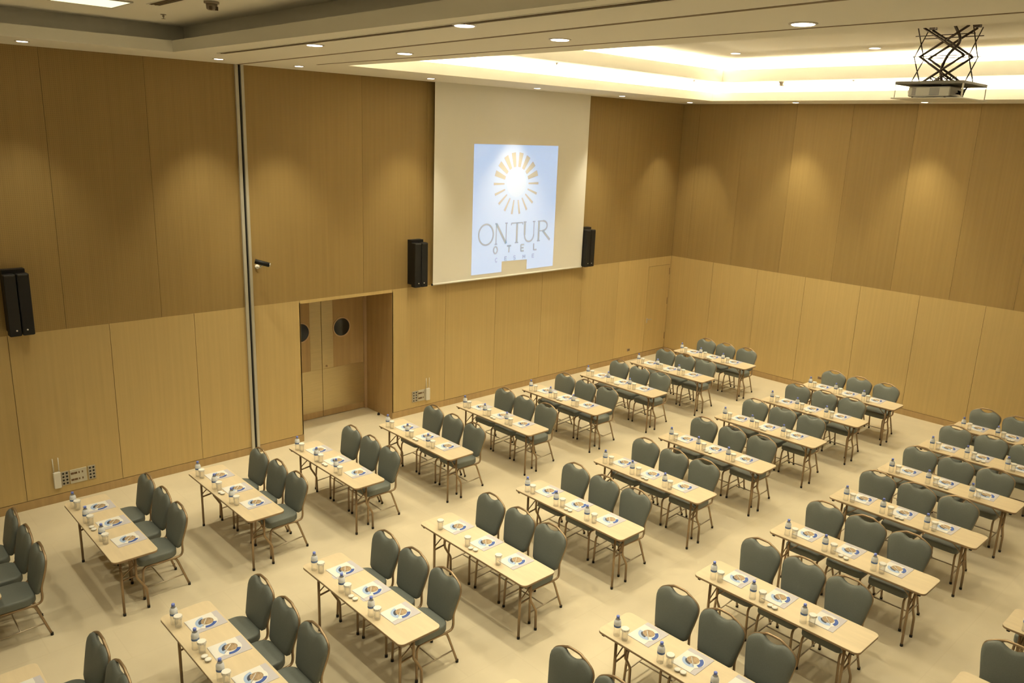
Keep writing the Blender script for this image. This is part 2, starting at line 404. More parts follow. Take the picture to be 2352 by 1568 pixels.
def make_downlight(r):
    root = empty('ceiling_downlight', (0, 0, 0))
    k = MB(); n = 20; ring = []
    for rr, z in ((r + 0.018, 0.0), (r + 0.018, -0.004), (r, -0.008), (r - 0.004, 0.0)):
        ring.append([(rr * math.cos(2 * PI * i / n), rr * math.sin(2 * PI * i / n), z) for i in range(n)])
    k.loft(ring, smooth=False, cap=False); k.build('trim_ring', M['trim_ring'], root)
    k = MB(); k.lathe([(r - 0.004, -0.001), (r - 0.006, -0.011), (0.01, -0.014)], n); k.build('lens', M['lens'], root)
    return root
dl_big, dl_small = make_downlight(0.085), make_downlight(0.062)
used = set()
def downlight(x, y, z, power, label, group, size=100, blend=0.6, big=True, radius=0.03):
    src = dl_big if big else dl_small
    o = src if src.name not in used else copy_tree(src)
    used.add(src.name)
    o.location = (x, y, z); tag(o, label, 'downlight', group)
    s = spot('bulb', (0, 0, -0.02), power, size, blend, radius); s.parent = o
    return o

G_W = 'small downlights in the ceiling border along the walls'
for i, (x, y, nm) in enumerate(((-13.99, -0.7, 'far left one, above the left hall wall'), (-11.675, -0.75, 'just left of the partition jamb'), (-10.5, -0.78, 'just right of the partition jamb'),
        (-8.1, -0.75, 'above the left edge of the screen'), (-5.65, -0.75, 'above the middle of the screen'), (-3.21, -0.75, 'just right of the screen'), (-0.81, -0.72, 'at the corner of the two walls'))):
    downlight(x, y, ZC, P_WALL, 'small lit downlight, ' + nm, G_W, 68, 0.75, False, 0.04)
for y, nm in ((-3.17, 'far wall border, next after the corner'), (-5.71, 'far wall border, just below the projector lift')):
    downlight(-0.6, y, ZC, P_WALL, 'small lit downlight, ' + nm, G_W, 68, 0.75, False, 0.04)
G_B = 'round downlights in the ceiling beam either side of the partition track'
for x, y, nm in ((-11.93, -3.75, 'left of the partition track, nearer the screen wall'), (-12.1, -6.45, 'left of the partition track, nearer the camera')):
    downlight(x, y, ZC, P_BEAM, 'round lit downlight, ' + nm, G_B)
for x, y, nm in ((-10.9, -3.94, 'right of the partition track, nearest the screen wall'), (-11.0, -6.47, 'right of the partition track, the middle one'), (-10.83, -8.73, 'right of the partition track, nearest the camera')):
    downlight(x, y, ZC, P_BEAM, 'round lit downlight, ' + nm, G_B)
G_H = 'downlights in the high ceiling over the tables'
downlight(-3.19, -3.3, Z3, P_HALL, 'round downlight in high ceiling, nearer the room corner', G_H)
downlight(-2.92, -5.7, Z3, P_HALL, 'round downlight in high ceiling, left of the projector lift', G_H)
for x, y in ((-5.7, -3.3), (-8.2, -3.4), (-5.6, -5.8), (-8.2, -6.0), (-3.0, -8.4), (-5.6, -8.8), (-8.2, -8.6), (-5.6, -11.2), (-8.2, -11.2)):
    s = spot('high_ceiling_bulb', (x, y, Z3 - 0.02), P_HALL * (0.6 if y < -8 else 1.0), 100, 0.6, 0.03)
for x, y in ((-12.15, -9.2),):
    s = spot('beam_bulb', (x, y, ZC - 0.02), P_BEAM, 100, 0.6, 0.03)
for x, y in ((-14.15, -3.6), (-16.5, -3.0), (-14.15, -6.1), (-16.6, -5.8), (-14.15, -8.6)):
    s = spot('left_hall_bulb', (x, y, Z2 - 0.02), P_LEFT, 100, 0.6, 0.03)

def led(rect, off, z, nm, where, mt):
    x0, x1, y0, y1 = rect; root = empty('light_strip', ((x0 + x1) / 2, (y0 + y1) / 2, z)); cx, cy = root.location.x, root.location.y
    for a in ((x0 - off - 0.03, x0 - off, -9.6, y1 + off), (x1 + off, x1 + off + 0.03, -9.6, y1 + off), (x0 - off - 0.03, x1 + off + 0.03, y1 + off, y1 + off + 0.03)):
        k = MB(); k.box(a[0] - cx, a[1] - cx, a[2] - cy, a[3] - cy, 0, 0.015); k.build('lit_tube', mt, root)
    tag(root, 'warm white light strip tucked inside the ' + where, 'light strip')
led(RL1, 0.14, Z1 - 0.035, 'a', 'lower ceiling cove', M['led'])
led(RL2, 0.14, Z2 + 0.22 - 0.035, 'b', 'upper ceiling cove', M['led2'])

# lit square panel, vents, detectors and sprinklers
k = MB(); k.box(-0.3, 0.3, -0.3, 0.3, -0.012, 0.001)
pn = empty('ceiling_light_panel', (-13.7, -2.33, Z2)); k.build('lit_panel', M['panel_light'], pn)
k = MB(); frame_slab(k, (-0.32, 0.32, -0.32, 0.32), (-0.3, 0.3, -0.3, 0.3), -0.015, 0.001); k.build('frame', M['trim_ring'], pn)
tag(pn, 'square lit panel at the top left edge of the photo', 'ceiling light')

def slot_vent(x0, y0, x1, y1, wd, z, label, nslots=2, light=False):
    root = empty('ceiling_vent', ((x0 + x1) / 2, (y0 + y1) / 2, z)); L = math.hypot(x1 - x0, y1 - y0); root.rotation_euler = (0, 0, math.atan2(y1 - y0, x1 - x0))
    k = MB(); frame_slab(k, (-L / 2 - 0.01, L / 2 + 0.01, -wd / 2 - 0.01, wd / 2 + 0.01), (-L / 2, L / 2, -wd / 2, wd / 2), -0.006, 0.001); k.build('frame', M['plaster'], root)
    k = MB(); k.box(-L / 2, L / 2, -wd / 2, wd / 2, -0.002, 0.001); k.build('slot', M['dark_slot'], root, 'dark air slots')
    for i in range(1, nslots):
        y = -wd / 2 + wd * i / nslots; k = MB(); k.box(-L / 2, L / 2, y - 0.006, y + 0.006, -0.006, -0.001); k.build('divider', M['slot_soft'], root)
    return tag(root, label, 'air vent')
slot_vent(-12.02, -1.62, -12.36, -13.2, 0.085, ZC, 'long dark slot vent running along the ceiling beam')
slot_vent(-13.17, -2.62, -13.16, -4.2, 0.12, Z2, 'short dark slot vent in the left hall ceiling', 3)

def sprinkler():
    root = empty('sprinkler', (0, 0, 0))
    k = MB(); k.lathe([(0.032, 0.001), (0.032, -0.004), (0.012, -0.006), (0.01, -0.03)], 12); k.build('body', M['detector'], root)
    k = MB(); k.lathe([(0.004, -0.03), (0.004, -0.045), (0.022, -0.046), (0.022, -0.048)], 12); k.build('deflector', M['detector'], root)
    return root
sp = sprinkler(); G_S = 'ceiling sprinklers'
for i, (x, y, z, nm) in enumerate(((-12.805, -1.906, Z2, 'in the left hall ceiling'), (-6.4, -1.95, Z2, 'on the stepped ceiling above the screen'), (-1.5, -4.75, Z2, 'on the far stepped ceiling border'), (-2.4, -1.9, Z2, 'on the stepped ceiling near the room corner'))):
    o = sp if i == 0 else copy_tree(sp); o.location = (x, y, z); tag(o, 'tiny sprinkler head ' + nm, 'sprinkler', G_S)
for x, y, r, label in ((-12.88, -3.4, 0.075, 'round smoke detector in the left hall ceiling, at the top edge'), (-1.55, -3.34, 0.05, 'small smoke detector on the stepped ceiling of the far wall')):
    root = empty('smoke_detector', (x, y, Z2))
    k = MB(); k.lathe([(r, 0.001), (r, -0.018), (r * 0.8, -0.022)], 20); k.build('base', M['detector'], root)
    k = MB(); k.lathe([(r * 0.75, -0.02), (r * 0.7, -0.07), (r * 0.5, -0.08)], 20); k.build('sensor_head', M['detector'], root)
    k = MB()
    for s in (-1, 1):
        k = MB(); k.box(s * r * 0.4 - 0.012, s * r * 0.4 + 0.012, -r * 0.74, -r * 0.5, -0.085, -0.05); k.build('slot', M['dark_slot'], root)
    tag(root, label, 'smoke detector')

# ================================================================== SCREEN
SX0, SX1, SZ0, SY = -7.55, -3.495, 2.50, -0.15
scr = empty('projection_screen', ((SX0 + SX1) / 2, SY, SZ0)); OX = scr.location.x
k = MB(); k.box(SX0 - OX, SX1 - OX, 0.0, 0.003, 0.0, ZC - SZ0 - 0.001); k.build('screen_cloth', M['screen'], scr)
k = MB(); k.tube([(SX0 - OX - 0.01, 0.0, 0.0), (SX1 - OX + 0.01, 0.0, 0.0)], 0.018, 10); bar = k.build('bottom_bar', M['bar'], scr, 'cream bar along the bottom hem')
for x in (SX0 - OX - 0.025, SX1 - OX + 0.012):
    k = MB(); k.tube([(x, 0, 0), (x + 0.013, 0, 0)], 0.021, 10); k.build('end_cap', M['black'], bar, 'black end cap')
tag(scr, 'large cream roll-down projection screen showing a blue picture with a sun emblem', 'projection screen')
def flat(pts, y0, y1):        # pts in world x, z (counter clockwise seen from the room)
    k = MB(); k.loft([[(x - OX, y, z - SZ0) for x, z in pts] for y in (y0, y1)]); return k
PX0, PX1, PZ0, PZ1 = -6.63, -4.395, 2.59, 5.045
pic = flat([(PX0, PZ0), (-5.85, PZ0), (-5.85, 2.80), (-5.155, 2.79), (-5.155, 2.59), (PX1, PZ0 + 0.005), (PX1, PZ1), (PX0, PZ1)], -0.0005, -0.002).build('projected_picture', M['pic'], scr, 'pale blue projected picture with a notch at the bottom')
scx, scz = -5.52, 4.31
k = flat([(scx + 0.26 * math.cos(2 * PI * i / 32), scz + 0.26 * math.sin(2 * PI * i / 32)) for i in range(32)], -0.002, -0.003); k.build('sun_disc', M['pic_white'], pic, 'white disc of the sun emblem')
for i in range(18):
    a = math.radians(10 + 20 * i); up = math.cos(a)      # from vertical
    hw = 0.058 if up > 0.1 else 0.026
    d = Vector((math.sin(a), math.cos(a))); n = Vector((d.y, -d.x)); r0, r1 = 0.32, 0.60
    q = [Vector((scx, scz)) + d * r0 - n * hw * 0.6, Vector((scx, scz)) + d * r0 + n * hw * 0.6, Vector((scx, scz)) + d * r1 + n * hw, Vector((scx, scz)) + d * r1 - n * hw]
    k = flat([(p.x, p.y) for p in q], -0.002, -0.0035); k.build('sun_ray', M['pic_ray'], pic)
def strokes(segs, x0, z0, wd, ht, slant=0.0):
    """segs: (ax,az,bx,bz,thickness) in unit box"""
    k = MB()
    for ax, az, bx, bz, th in segs:
        A = Vector((x0 + ax * wd, z0 + az * ht)); B = Vector((x0 + bx * wd, z0 + bz * ht)); d = (B - A).normalized(); n = Vector((-d.y, d.x)) * th / 2
        q = [A - n, B - n, B + n, A + n]
        k.loft([[(p.x - OX, y, p.y - SZ0) for p in q] for y in (-0.002, -0.0035)])
    return k
def arc(cx, cz, rx, rz, a0, a1, th, n=14):
    pts = [(cx + rx * math.cos(math.radians(a0 + (a1 - a0) * i / n)), cz + rz * math.sin(math.radians(a0 + (a1 - a0) * i / n))) for i in range(n + 1)]
    return [(pts[i][0], pts[i][1], pts[i + 1][0], pts[i + 1][1], th) for i in range(n)]
T, H = 0.052, 0.026       # thick and thin strokes of the serif letters
GL = {
 'O': arc(0.5, 0.5, 0.47, 0.5, 0, 360, 0.036, 28),
 'N': [(0.1, 0, 0.1, 1, H), (0.1, 1, 0.9, 0, T), (0.9, 0, 0.9, 1, H), (0.0, 1, 0.12, 1, H), (0.8, 1, 1.0, 1, H), (0.0, 0, 0.2, 0, H)],
 'T': [(0.5, 0, 0.5, 1, T), (0.0, 0.98, 1.0, 0.98, H), (0.0, 0.98, 0.0, 0.88, H), (1.0, 0.98, 1.0, 0.88, H), (0.35, 0, 0.65, 0, H)],
 'U': [(0.12, 0.35, 0.12, 1, T), (0.9, 0.35, 0.9, 1, H), (0.0, 1, 0.25, 1, H), (0.78, 1, 1.0, 1, H)] + arc(0.51, 0.35, 0.39, 0.35, 180, 360, 0.036),
 'R': [(0.1, 0, 0.1, 1, T), (0.0, 1, 0.4, 1, H), (0.0, 0, 0.22, 0, H), (0.1, 0.5, 0.4, 0.5, H), (0.42, 0.5, 1.0, 0.0, T)] + arc(0.4, 0.75, 0.35, 0.25, -90, 90, 0.04)}
for ch, x, wd in (('O', -6.48, 0.40), ('N', -6.05, 0.33), ('T', -5.62, 0.31), ('U', -5.29, 0.33), ('R', -4.89, 0.37)):
    strokes(GL[ch], x, 3.15, wd, 0.40).build('letter', M['pic_text'], pic)
t = 0.034
GS = {
 'O': arc(0.5, 0.5, 0.45, 0.48, 0, 360, t, 20), 'T': [(0.5, 0, 0.5, 1, t), (0, 0.95, 1, 0.95, t)],
 'E': [(0.1, 0, 0.1, 1, t), (0.1, 0.05, 0.9, 0.05, t), (0.1, 0.5, 0.8, 0.5, t), (0.1, 0.95, 0.9, 0.95, t)], 'L': [(0.1, 0, 0.1, 1, t), (0.1, 0.05, 0.9, 0.05, t)]}
for ch, x in (('O', -6.08), ('T', -5.72), ('E', -5.35), ('L', -4.99)):
    strokes(GS[ch], x, 2.965, 0.11, 0.14).build('letter', M['pic_text'], pic)
t = 0.020
GM = {
 'C': arc(0.55, 0.5, 0.45, 0.48, 50, 310, t, 14), 'E': [(0.1, 0, 0.1, 1, t), (0.1, 0.05, 0.9, 0.05, t), (0.1, 0.5, 0.8, 0.5, t), (0.1, 0.95, 0.9, 0.95, t)],
 'S': arc(0.5, 0.74, 0.36, 0.24, 20, 270, t, 10) + arc(0.5, 0.26, 0.36, 0.24, 90, -160, t, 10), 'M': [(0.05, 0, 0.05, 1, t), (0.05, 1, 0.5, 0.3, t), (0.5, 0.3, 0.95, 1, t), (0.95, 0, 0.95, 1, t)]}
GM['Ç'] = GM['C'] + [(0.5, 0, 0.45, -0.25, t)]; GM['Ş'] = GM['S']
for ch, x in (('Ç', -6.03), ('E', -5.78), ('Ş', -5.54), ('M', -5.28), ('E', -5.02)):
    strokes(GM[ch], x, 2.815 if ch != 'Ç' else 2.80, 0.07, 0.075).build('letter', M['pic_text2'], pic)

# ================================================================== WALL FITTINGS
def make_speaker():
    root = empty('wall_speaker', (0, 0, 0))
    for s in (-1, 1):
        k = MB(); k.bevbox(s * 0.075 - 0.069, s * 0.075 + 0.069, -0.25, -0.13, 0, 0.80, 0.008); c = k.build('speaker_column', M['speaker'], root)
        k = MB(); k.box(s * 0.075 - 0.055, s * 0.075 + 0.055, -0.2535, -0.25, 0.80 - 0.02, 0.80 - 0.012); k.build('top_seam', M['speaker_edge'], c)
        k = MB(); k.lathe([(0.011, 0), (0.011, 0.004)], 12)
        k.v = [(x + s * 0.06, -0.251 - z, y + 0.075) for x, y, z in k.v]; k.build('badge', M['silver'], c, 'small silver badge')
    k = MB(); k.box(-0.13, 0.13, -0.12, -0.002, 0.04, 0.845); k.build('wall_bracket', M['speaker'], root)
    return root
spk = make_speaker()
for i, (x, label) in enumerate(((-14.24, 'black twin-column wall speaker at the left edge of the photo'), (-7.885, 'black twin-column wall speaker left of the projection screen'), (-3.335, 'black twin-column wall speaker right of the projection screen'))):
    o = spk if i == 0 else copy_tree(spk); o.location = (x, 0, 2.50); tag(o, label, 'speaker', 'black column speakers on the panelled wall')

sc = empty('security_camera', (-10.90, 0, 3.15))
k = MB(); k.lathe([(0.035, 0), (0.035, 0.02)], 14); k.v = [(x, -z, y - 0.06) for x, y, z in k.v]; k.tube([(0, -0.01, -0.06), (0.0, -0.1, -0.06), (0.02, -0.16, -0.01)], 0.013); k.build('bracket', M['white_box'], sc, 'cream wall bracket')
k = MB(); k.tube([(-0.09, -0.13, 0.05), (0.10, -0.22, -0.01)], 0.036, 12); k.build('camera_body', M['speaker'], sc)
k = MB(); k.tube([(0.10, -0.22, -0.01), (0.115, -0.227, -0.015)], 0.03, 12); k.build('camera_lens', M['silver'], sc)
tag(sc, 'small black security camera on the wall beside the partition jamb', 'security camera')

def sockets(x0, z0, x1, z1, label, mirror=False):
    root = empty('socket_panel', ((x0 + x1) / 2, 0, z0)); W, Hh = x1 - x0, z1 - z0
    def part(a, b_, name, mt, lb=None):
        k = MB(); k.bevbox(-W / 2 + a * W, -W / 2 + b_ * W, -0.012, 0.0, 0, Hh, 0.002)
        return k.build(name, mt, root, lb)
    def holes(a, b_, p):
        k = MB()
        for i in range(2):
            for j in range(4):
                cx = -W / 2 + (a + (b_ - a) * (0.27 + 0.46 * i)) * W; cz = Hh * (0.14 + 0.24 * j)
                k.loft([[(cx + 0.014 * math.cos(2 * PI * q / 10), y, cz + 0.014 * math.sin(2 * PI * q / 10)) for q in range(10)] for y in (-0.0121, -0.014)])
        k.build('socket_hole', M['black'], p)
    def dev(a, b_, p):
        k = MB()
        for zz in (0.2, 0.66):
            for q in range(4):
                cx = -W / 2 + (a + (b_ - a) * (0.14 + 0.2 * q)) * W; hw = 0.02 if q < 2 else 0.008
                k.box(cx - hw, cx + hw, -0.014, -0.0121, Hh * zz, Hh * (zz + 0.14))
        k.build('socket_slot', M['groove'], p)
    if not mirror:
        p = part(0.0, 0.22, 'socket_plate', M['steel_plate']); holes(0.0, 0.22, p)
        p = part(0.25, 0.74, 'outlet_plate', M['alu']); dev(0.25, 0.74, p)
        p = part(0.78, 1.0, 'socket_plate', M['steel_plate']); holes(0.78, 1.0, p)
    else:
        p = part(0.0, 0.42, 'socket_plate', M['steel_plate']); holes(0.0, 0.42, p)
        p = part(0.46, 1.0, 'outlet_plate', M['alu']); dev(0.46, 1.0, p)
    return tag(root, label, 'socket panel')
sockets(-13.93, 0.235, -13.485, 0.44, 'grey socket panel with eight-hole plates low on the wall, left of the partition jamb')
sockets(-7.90, 0.235, -7.60, 0.45, 'grey socket panel low on the wall, right of the door recess', True)
def router(x, z0, label):
    root = empty('wireless_router', (x, 0, z0))
    k = MB(); k.bevbox(-0.045, 0.045, -0.045, 0.0, 0, 0.235, 0.006); k.build('case', M['white_box'], root)
    for s in (-1, 1):
        k = MB(); k.tube([(s * 0.032, -0.02, 0.22), (s * 0.036, -0.018, 0.44)], 0.006); k.build('antenna', M['white_box'], root)
    return tag(root, label, 'router')
router(-13.985, 0.225, 'white wireless box with two antennas low on the wall, left of the partition jamb')
router(-7.545, 0.225, 'white wireless box with two antennas low on the wall, right of the door recess')
for nm, loc, ax, label in (('wall_socket', (-1.444, 0, 0.27), 0, 'small wall socket beside the flush door near the room corner'), ('wall_socket', (0, -4.18, 0.33), 1, 'small wall socket low on the far wall')):
    root = empty(nm, loc); k = MB(); k.bevbox(-0.05, 0.05, -0.01, 0.0, -0.03, 0.03, 0.002); q = MB(); q.box(-0.03, 0.03, -0.012, -0.0095, -0.016, 0.016)
    if ax: root.rotation_euler = (0, 0, -PI / 2)
    k.build('plate', M['detector'], root); q.build('opening', M['groove'], root); tag(root, label, 'socket')
ds = MB(); ds.lathe([(0.025, 0.001), (0.025, 0.03), (0.012, 0.045)], 12)
o = ds.build('door_stop', M['black']); o.location = (-8.42, 0.35, 0); tag(o, 'small black door stop on the floor of the door recess', 'door stop')

# ================================================================== PROJECTOR LIFT
LX, LY = -5.0, -7.58
lf = empty('projector_lift', (LX, LY, 5.87))
def at(z): return z - 5.87
k = MB(); k.bevbox(-0.42, 0.42, -0.42, 0.42, at(6.045), at(6.085), 0.005); k.build('carrier_plate', M['lift_plate'], lf)
k = MB(); k.bevbox(-0.45, 0.45, -0.44, 0.44, at(5.868), at(5.882), 0.003); k.build('cover_panel', M['proj'], lf, 'white bottom cover panel')
for sx in (-1, 1):
    for sy in (-1, 1):
        k = MB(); r = 0.012 if (sx, sy) == (-1, -1) else 0.005; k.tube([(sx * 0.41, sy * 0.41, at(5.88)), (sx * 0.41, sy * 0.41, at(6.05))], r); k.build('hanger_rod', M['proj'], lf)
ztop, zmid, zbot = at(6.76), at(6.41), at(6.085)
for x in (-0.14, 0.16):
    for (za, zb) in ((zbot, zmid), (zmid, ztop)):
        for s in (-1, 1):
            k = MB(); w0, w1 = 0.27 * s, -0.27 * s
            k.tube([(x + 0.012 * s, w0 * (0.75 if za == zbot else 1), za + 0.0), (x + 0.012 * s, w1, zb)], 0.015, 6); k.build('scissor_arm', M['lift'], lf)
for y in (-0.33, 0.33):
    for (za, zb) in ((zbot, zmid), (zmid, ztop)):
        for s in (-1, 1):
            k = MB(); k.tube([(0.16 * s, y + 0.005 * s, za), (-0.16 * s, y + 0.005 * s, zb)], 0.008, 6); k.build('side_arm', M['lift'], lf)
for z in (zmid, at(6.66)):
    for x in (-0.14, 0.16):
        k = MB(); k.tube([(x, -0.36, z), (x, 0.36, z)], 0.006, 6); k.build('cross_rod', M['lift'], lf)
for x in (-0.14, 0.16):
    for y in (-0.27, 0.27):
        k = MB(); k.box(x - 0.04, x + 0.04, y - 0.035, y + 0.035, at(6.765), at(6.799)); k.build('ceiling_mount', M['lift'], lf)
k = MB(); k.tube(smoothpath([(0.0, -0.05, at(6.79)), (0.03, -0.13, at(6.6)), (0.0, -0.02, at(6.42)), (0.05, 0.05, at(6.25)), (0.0, 0.0, at(6.09))]), 0.018, 8)
for j in range(7):
    a = j * 0.9; k.tube(smoothpath([(0.1 * math.cos(a), 0.13 * math.sin(a), at(6.09)), (0.14 * math.cos(a + 0.6), 0.16 * math.sin(a + 0.6), at(6.16)), (0.12 * math.cos(a + 1.6), 0.12 * math.sin(a + 1.6), at(6.10))]), 0.006, 6)
k.build('cable_bundle', M['lift'], lf)
tag(lf, 'black scissor lift with a white cover panel hanging from the high ceiling', 'projector lift')
pj = empty('projector', (LX - 0.05, LY + 0.06, 5.886))
k = MB(); k.bevbox(-0.2, 0.2, -0.27, 0.25, 0.018, 0.145, 0.012); k.build('case', M['proj'], pj)
for y0, y1 in ((-0.14, -0.02), (0.15, 0.20)):
    k = MB()
    for j in range(6): k.box(-0.2025, -0.2, y0, y1, 0.035 + 0.016 * j, 0.044 + 0.016 * j)
    k.build('vent_grille', M['grille'], pj)
k = MB(); k.lathe([(0.05, 0), (0.045, 0.03)], 16); k.v = [(x - 0.08, 0.25 + z, y + 0.085) for x, y, z in k.v]; k.build('lens', M['speaker'], pj)
for sx in (-1, 1):
    for sy in (-1, 1):
        k = MB(); k.lathe([(0.015, 0), (0.012, 0.019)], 8, c=(sx * 0.16, sy * 0.2, 0)); k.build('foot', M['speaker'], pj)
k = MB()
for j in range(4): k.tube(smoothpath([(0.0 + 0.05 * j, -0.27, 0.06), (0.02, -0.33 - 0.02 * j, 0.08 + 0.02 * j), (0.05, -0.34, 0.02 + 0.02 * j), (0.06, -0.27, 0.10)]), 0.006, 6)
k.build('cable', M['speaker'], pj)
tag(pj, 'white projector carried inside the hanging scissor lift', 'projector')

# ================================================================== FURNITURE PROTOTYPES
TW, TL, TZ = 0.471, 1.8, 0.75
def make_table():
    root = empty('folding_table', (0, 0, 0))          # origin: left front corner nearest the screen wall; +x across, -y along
    def ring(z, ins): return [(x, y, z) for x, y in rrect(ins, TW - ins, -TL + ins, -ins, 0.055 - ins, 6)]
    k = MB(); k.loft([ring(TZ - 0.004, 0.0), ring(TZ - 0.0005, 0.003)][::1], 0); k2 = MB()
    k = MB(); k.loft([ring(TZ - 0.007, 0.0), ring(TZ - 0.001, 0.0), ring(TZ, 0.003)], 0)
    k.loft([ring(TZ - 0.026, 0.003), ring(TZ - 0.024, 0.0), ring(TZ - 0.007, 0.0)], 1)
    k.build('tabletop', [M['beech'], M['edge']], root, 'light beech top with brown edge')
    for x in (0.05, TW - 0.07):
        k = MB(); k.box(x, x + 0.02, -TL + 0.1, -0.1, TZ - 0.05, TZ - 0.026); k.build('rail', M['bronze'], root)
    for y in (-0.075, -TL + 0.045):
        k = MB(); k.bevbox(0.02, 0.05, y, y + 0.03, TZ - 0.052, TZ - 0.026, 0.003); k.build('bumper', M['rubber'], root, 'black rubber stacking bumper')
    for y, s in ((-0.15, -1), (-TL + 0.17, 1)):
        k = MB(); k.tube([(0.115, y, TZ - 0.03), (0.115, y, 0.02)], 0.0145); l1 = k.build('leg', M['bronze'], root)
        k = MB(); k.tube([(0.27, y + s * 0.002, TZ - 0.03), (0.268, y, 0.44), (0.275, y, 0.40), (0.355, y, 0.26), (0.365, y, 0.23), (0.37, y, 0.02)], 0.0145); l2 = k.build('leg', M['bronze'], root, 'kinked table leg')
        for l, x in ((l1, 0.115), (l2, 0.37)):
            k = MB(); k.lathe([(0.016, 0.0), (0.016, 0.03)], 10, c=(x, y, 0)); k.build('rubber_foot', M['rubber'], l)
        k = MB(); k.tube([(0.115, y, 0.42), (0.268, y, 0.44)], 0.010, 6); k.build('crossbar', M['bronze'], root)
        k = MB(); k.tube([(0.27, y + s * 0.0, 0.47), (0.265, y + s * 0.26, TZ - 0.035)], 0.007, 6); k.build('folding_brace', M['bronze'], root)
        k = MB(); k.tube([(0.115, y, 0.46), (0.26, y, 0.57)], 0.007, 6); k.build('diagonal_brace', M['bronze'], root)
    return root

def make_chair():
    root = empty('banquet_chair', (0, 0, 0))          # faces -x
    prof = [(0.405, 0.95), (0.410, 0.99), (0.42, 1.0), (0.468, 1.0), (0.480, 0.99), (0.488, 0.96), (0.493, 0.86), (0.498, 0.5), (0.499, 0.1)]
    base = rrect(-0.275, 0.165, -0.218, 0.218, [0.13, 0.13, 0.07, 0.07][::1], 6)
    # rear corners (positive x) rounder than the front ones
    base = rrect(-0.275, 0.165, -0.218, 0.218, [0.12, 0.06, 0.06, 0.12], 6)
    cx = -0.055
    k = MB(); k.loft([[(cx + (x - cx) * s, y * s, z) for x, y in base] for z, s in prof], 0, True); k.build('seat', M['fabric'], root, 'grey green padded seat')
    # backrest outline in (y, h)
    half = [(0.0, 0.468), (0.10, 0.470), (0.160, 0.478), (0.190, 0.500), (0.203, 0.56), (0.220, 0.65), (0.236, 0.74), (0.241, 0.79), (0.234, 0.835), (0.210, 0.868), (0.175, 0.892), (0.140, 0.909), (0.112, 0.915), (0.090, 0.910), (0.066, 0.894), (0.035, 0.881), (0.0, 0.878)]
    out = half + [(-y, h) for y, h in half[-2:0:-1]]
    bx = lambda h: 0.185 + (h - 0.5) * 0.22
    cy, ch = 0.0, 0.70
    rings = []
    for off, s in ((-0.046, 0.25), (-0.044, 0.6), (-0.039, 0.84), (-0.030, 0.95), (-0.016, 1.0), (0.004, 1.0), (0.010, 0.975), (0.014, 0.88), (0.015, 0.4)):
        rings.append([(bx(ch + (h - ch) * s) + off, y * s, ch + (h - ch) * s) for y, h in out])
    k = MB(); k.loft(rings[::-1], 0, True); k.build('backrest', M['fabric'], root, 'grey green padded backrest with notched top')
    # frame tube: seat rail - back upright - handle
    side = [(-0.20, 0.195, 0.392), (0.02, 0.20, 0.392), (0.14, 0.203, 0.392), (0.19, 0.203, 0.41), (0.208, 0.198, 0.46), (bx(0.56) + .012, 0.196, 0.56), (bx(0.68) + .012, 0.218, 0.68), (bx(0.77) + .012, 0.232, 0.77), (bx(0.82) + .012, 0.230, 0.825), (bx(0.865) + .011, 0.202, 0.866), (bx(0.905) + .006, 0.138, 0.905), (bx(0.925), 0.100, 0.923), (bx(0.936), 0.070, 0.936), (bx(0.939), 0.03, 0.939), (bx(0.939), 0.0, 0.939)]
    full = side + [(x, -y, z) for x, y, z in side[-2::-1]]
    k = MB(); k.tube(smoothpath(full, 3), 0.013, 8); k.build('frame', M['bronze'], root, 'bronze tube frame with carrying handle')
    for s in (-1, 1):
        k = MB(); k.tube(smoothpath([(-0.16, s * 0.195, 0.392), (-0.205, s * 0.195, 0.388), (-0.235, s * 0.197, 0.355), (-0.243, s * 0.20, 0.29), (-0.25, s * 0.21, 0.02)], 4), 0.0130, 8); l = k.build('leg', M['bronze'], root)
        k = MB(); k.lathe([(0.016, 0), (0.015, 0.03)], 10, c=(-0.25, s * 0.21, 0)); k.build('rubber_foot', M['rubber'], l)
        k = MB(); k.tube(smoothpath([(0.07, s * 0.19, 0.388), (0.12, s * 0.192, 0.37), (0.15, s * 0.195, 0.32), (0.25, s * 0.215, 0.02)], 4), 0.0130, 8); l = k.build('leg', M['bronze'], root)
        k = MB(); k.lathe([(0.016, 0), (0.015, 0.03)], 10, c=(0.252, s * 0.215, 0)); k.build('rubber_foot', M['rubber'], l)
        k = MB(); k.tube([(-0.247, s * 0.205, 0.13), (0.208, s * 0.207, 0.155)], 0.008, 6); k.build('stretcher', M['bronze_light'], root)
    k = MB(); k.tube([(-0.02, -0.205, 0.14), (-0.02, 0.205, 0.14)], 0.008, 6); k.build('stretcher', M['bronze_light'], root)
    return root

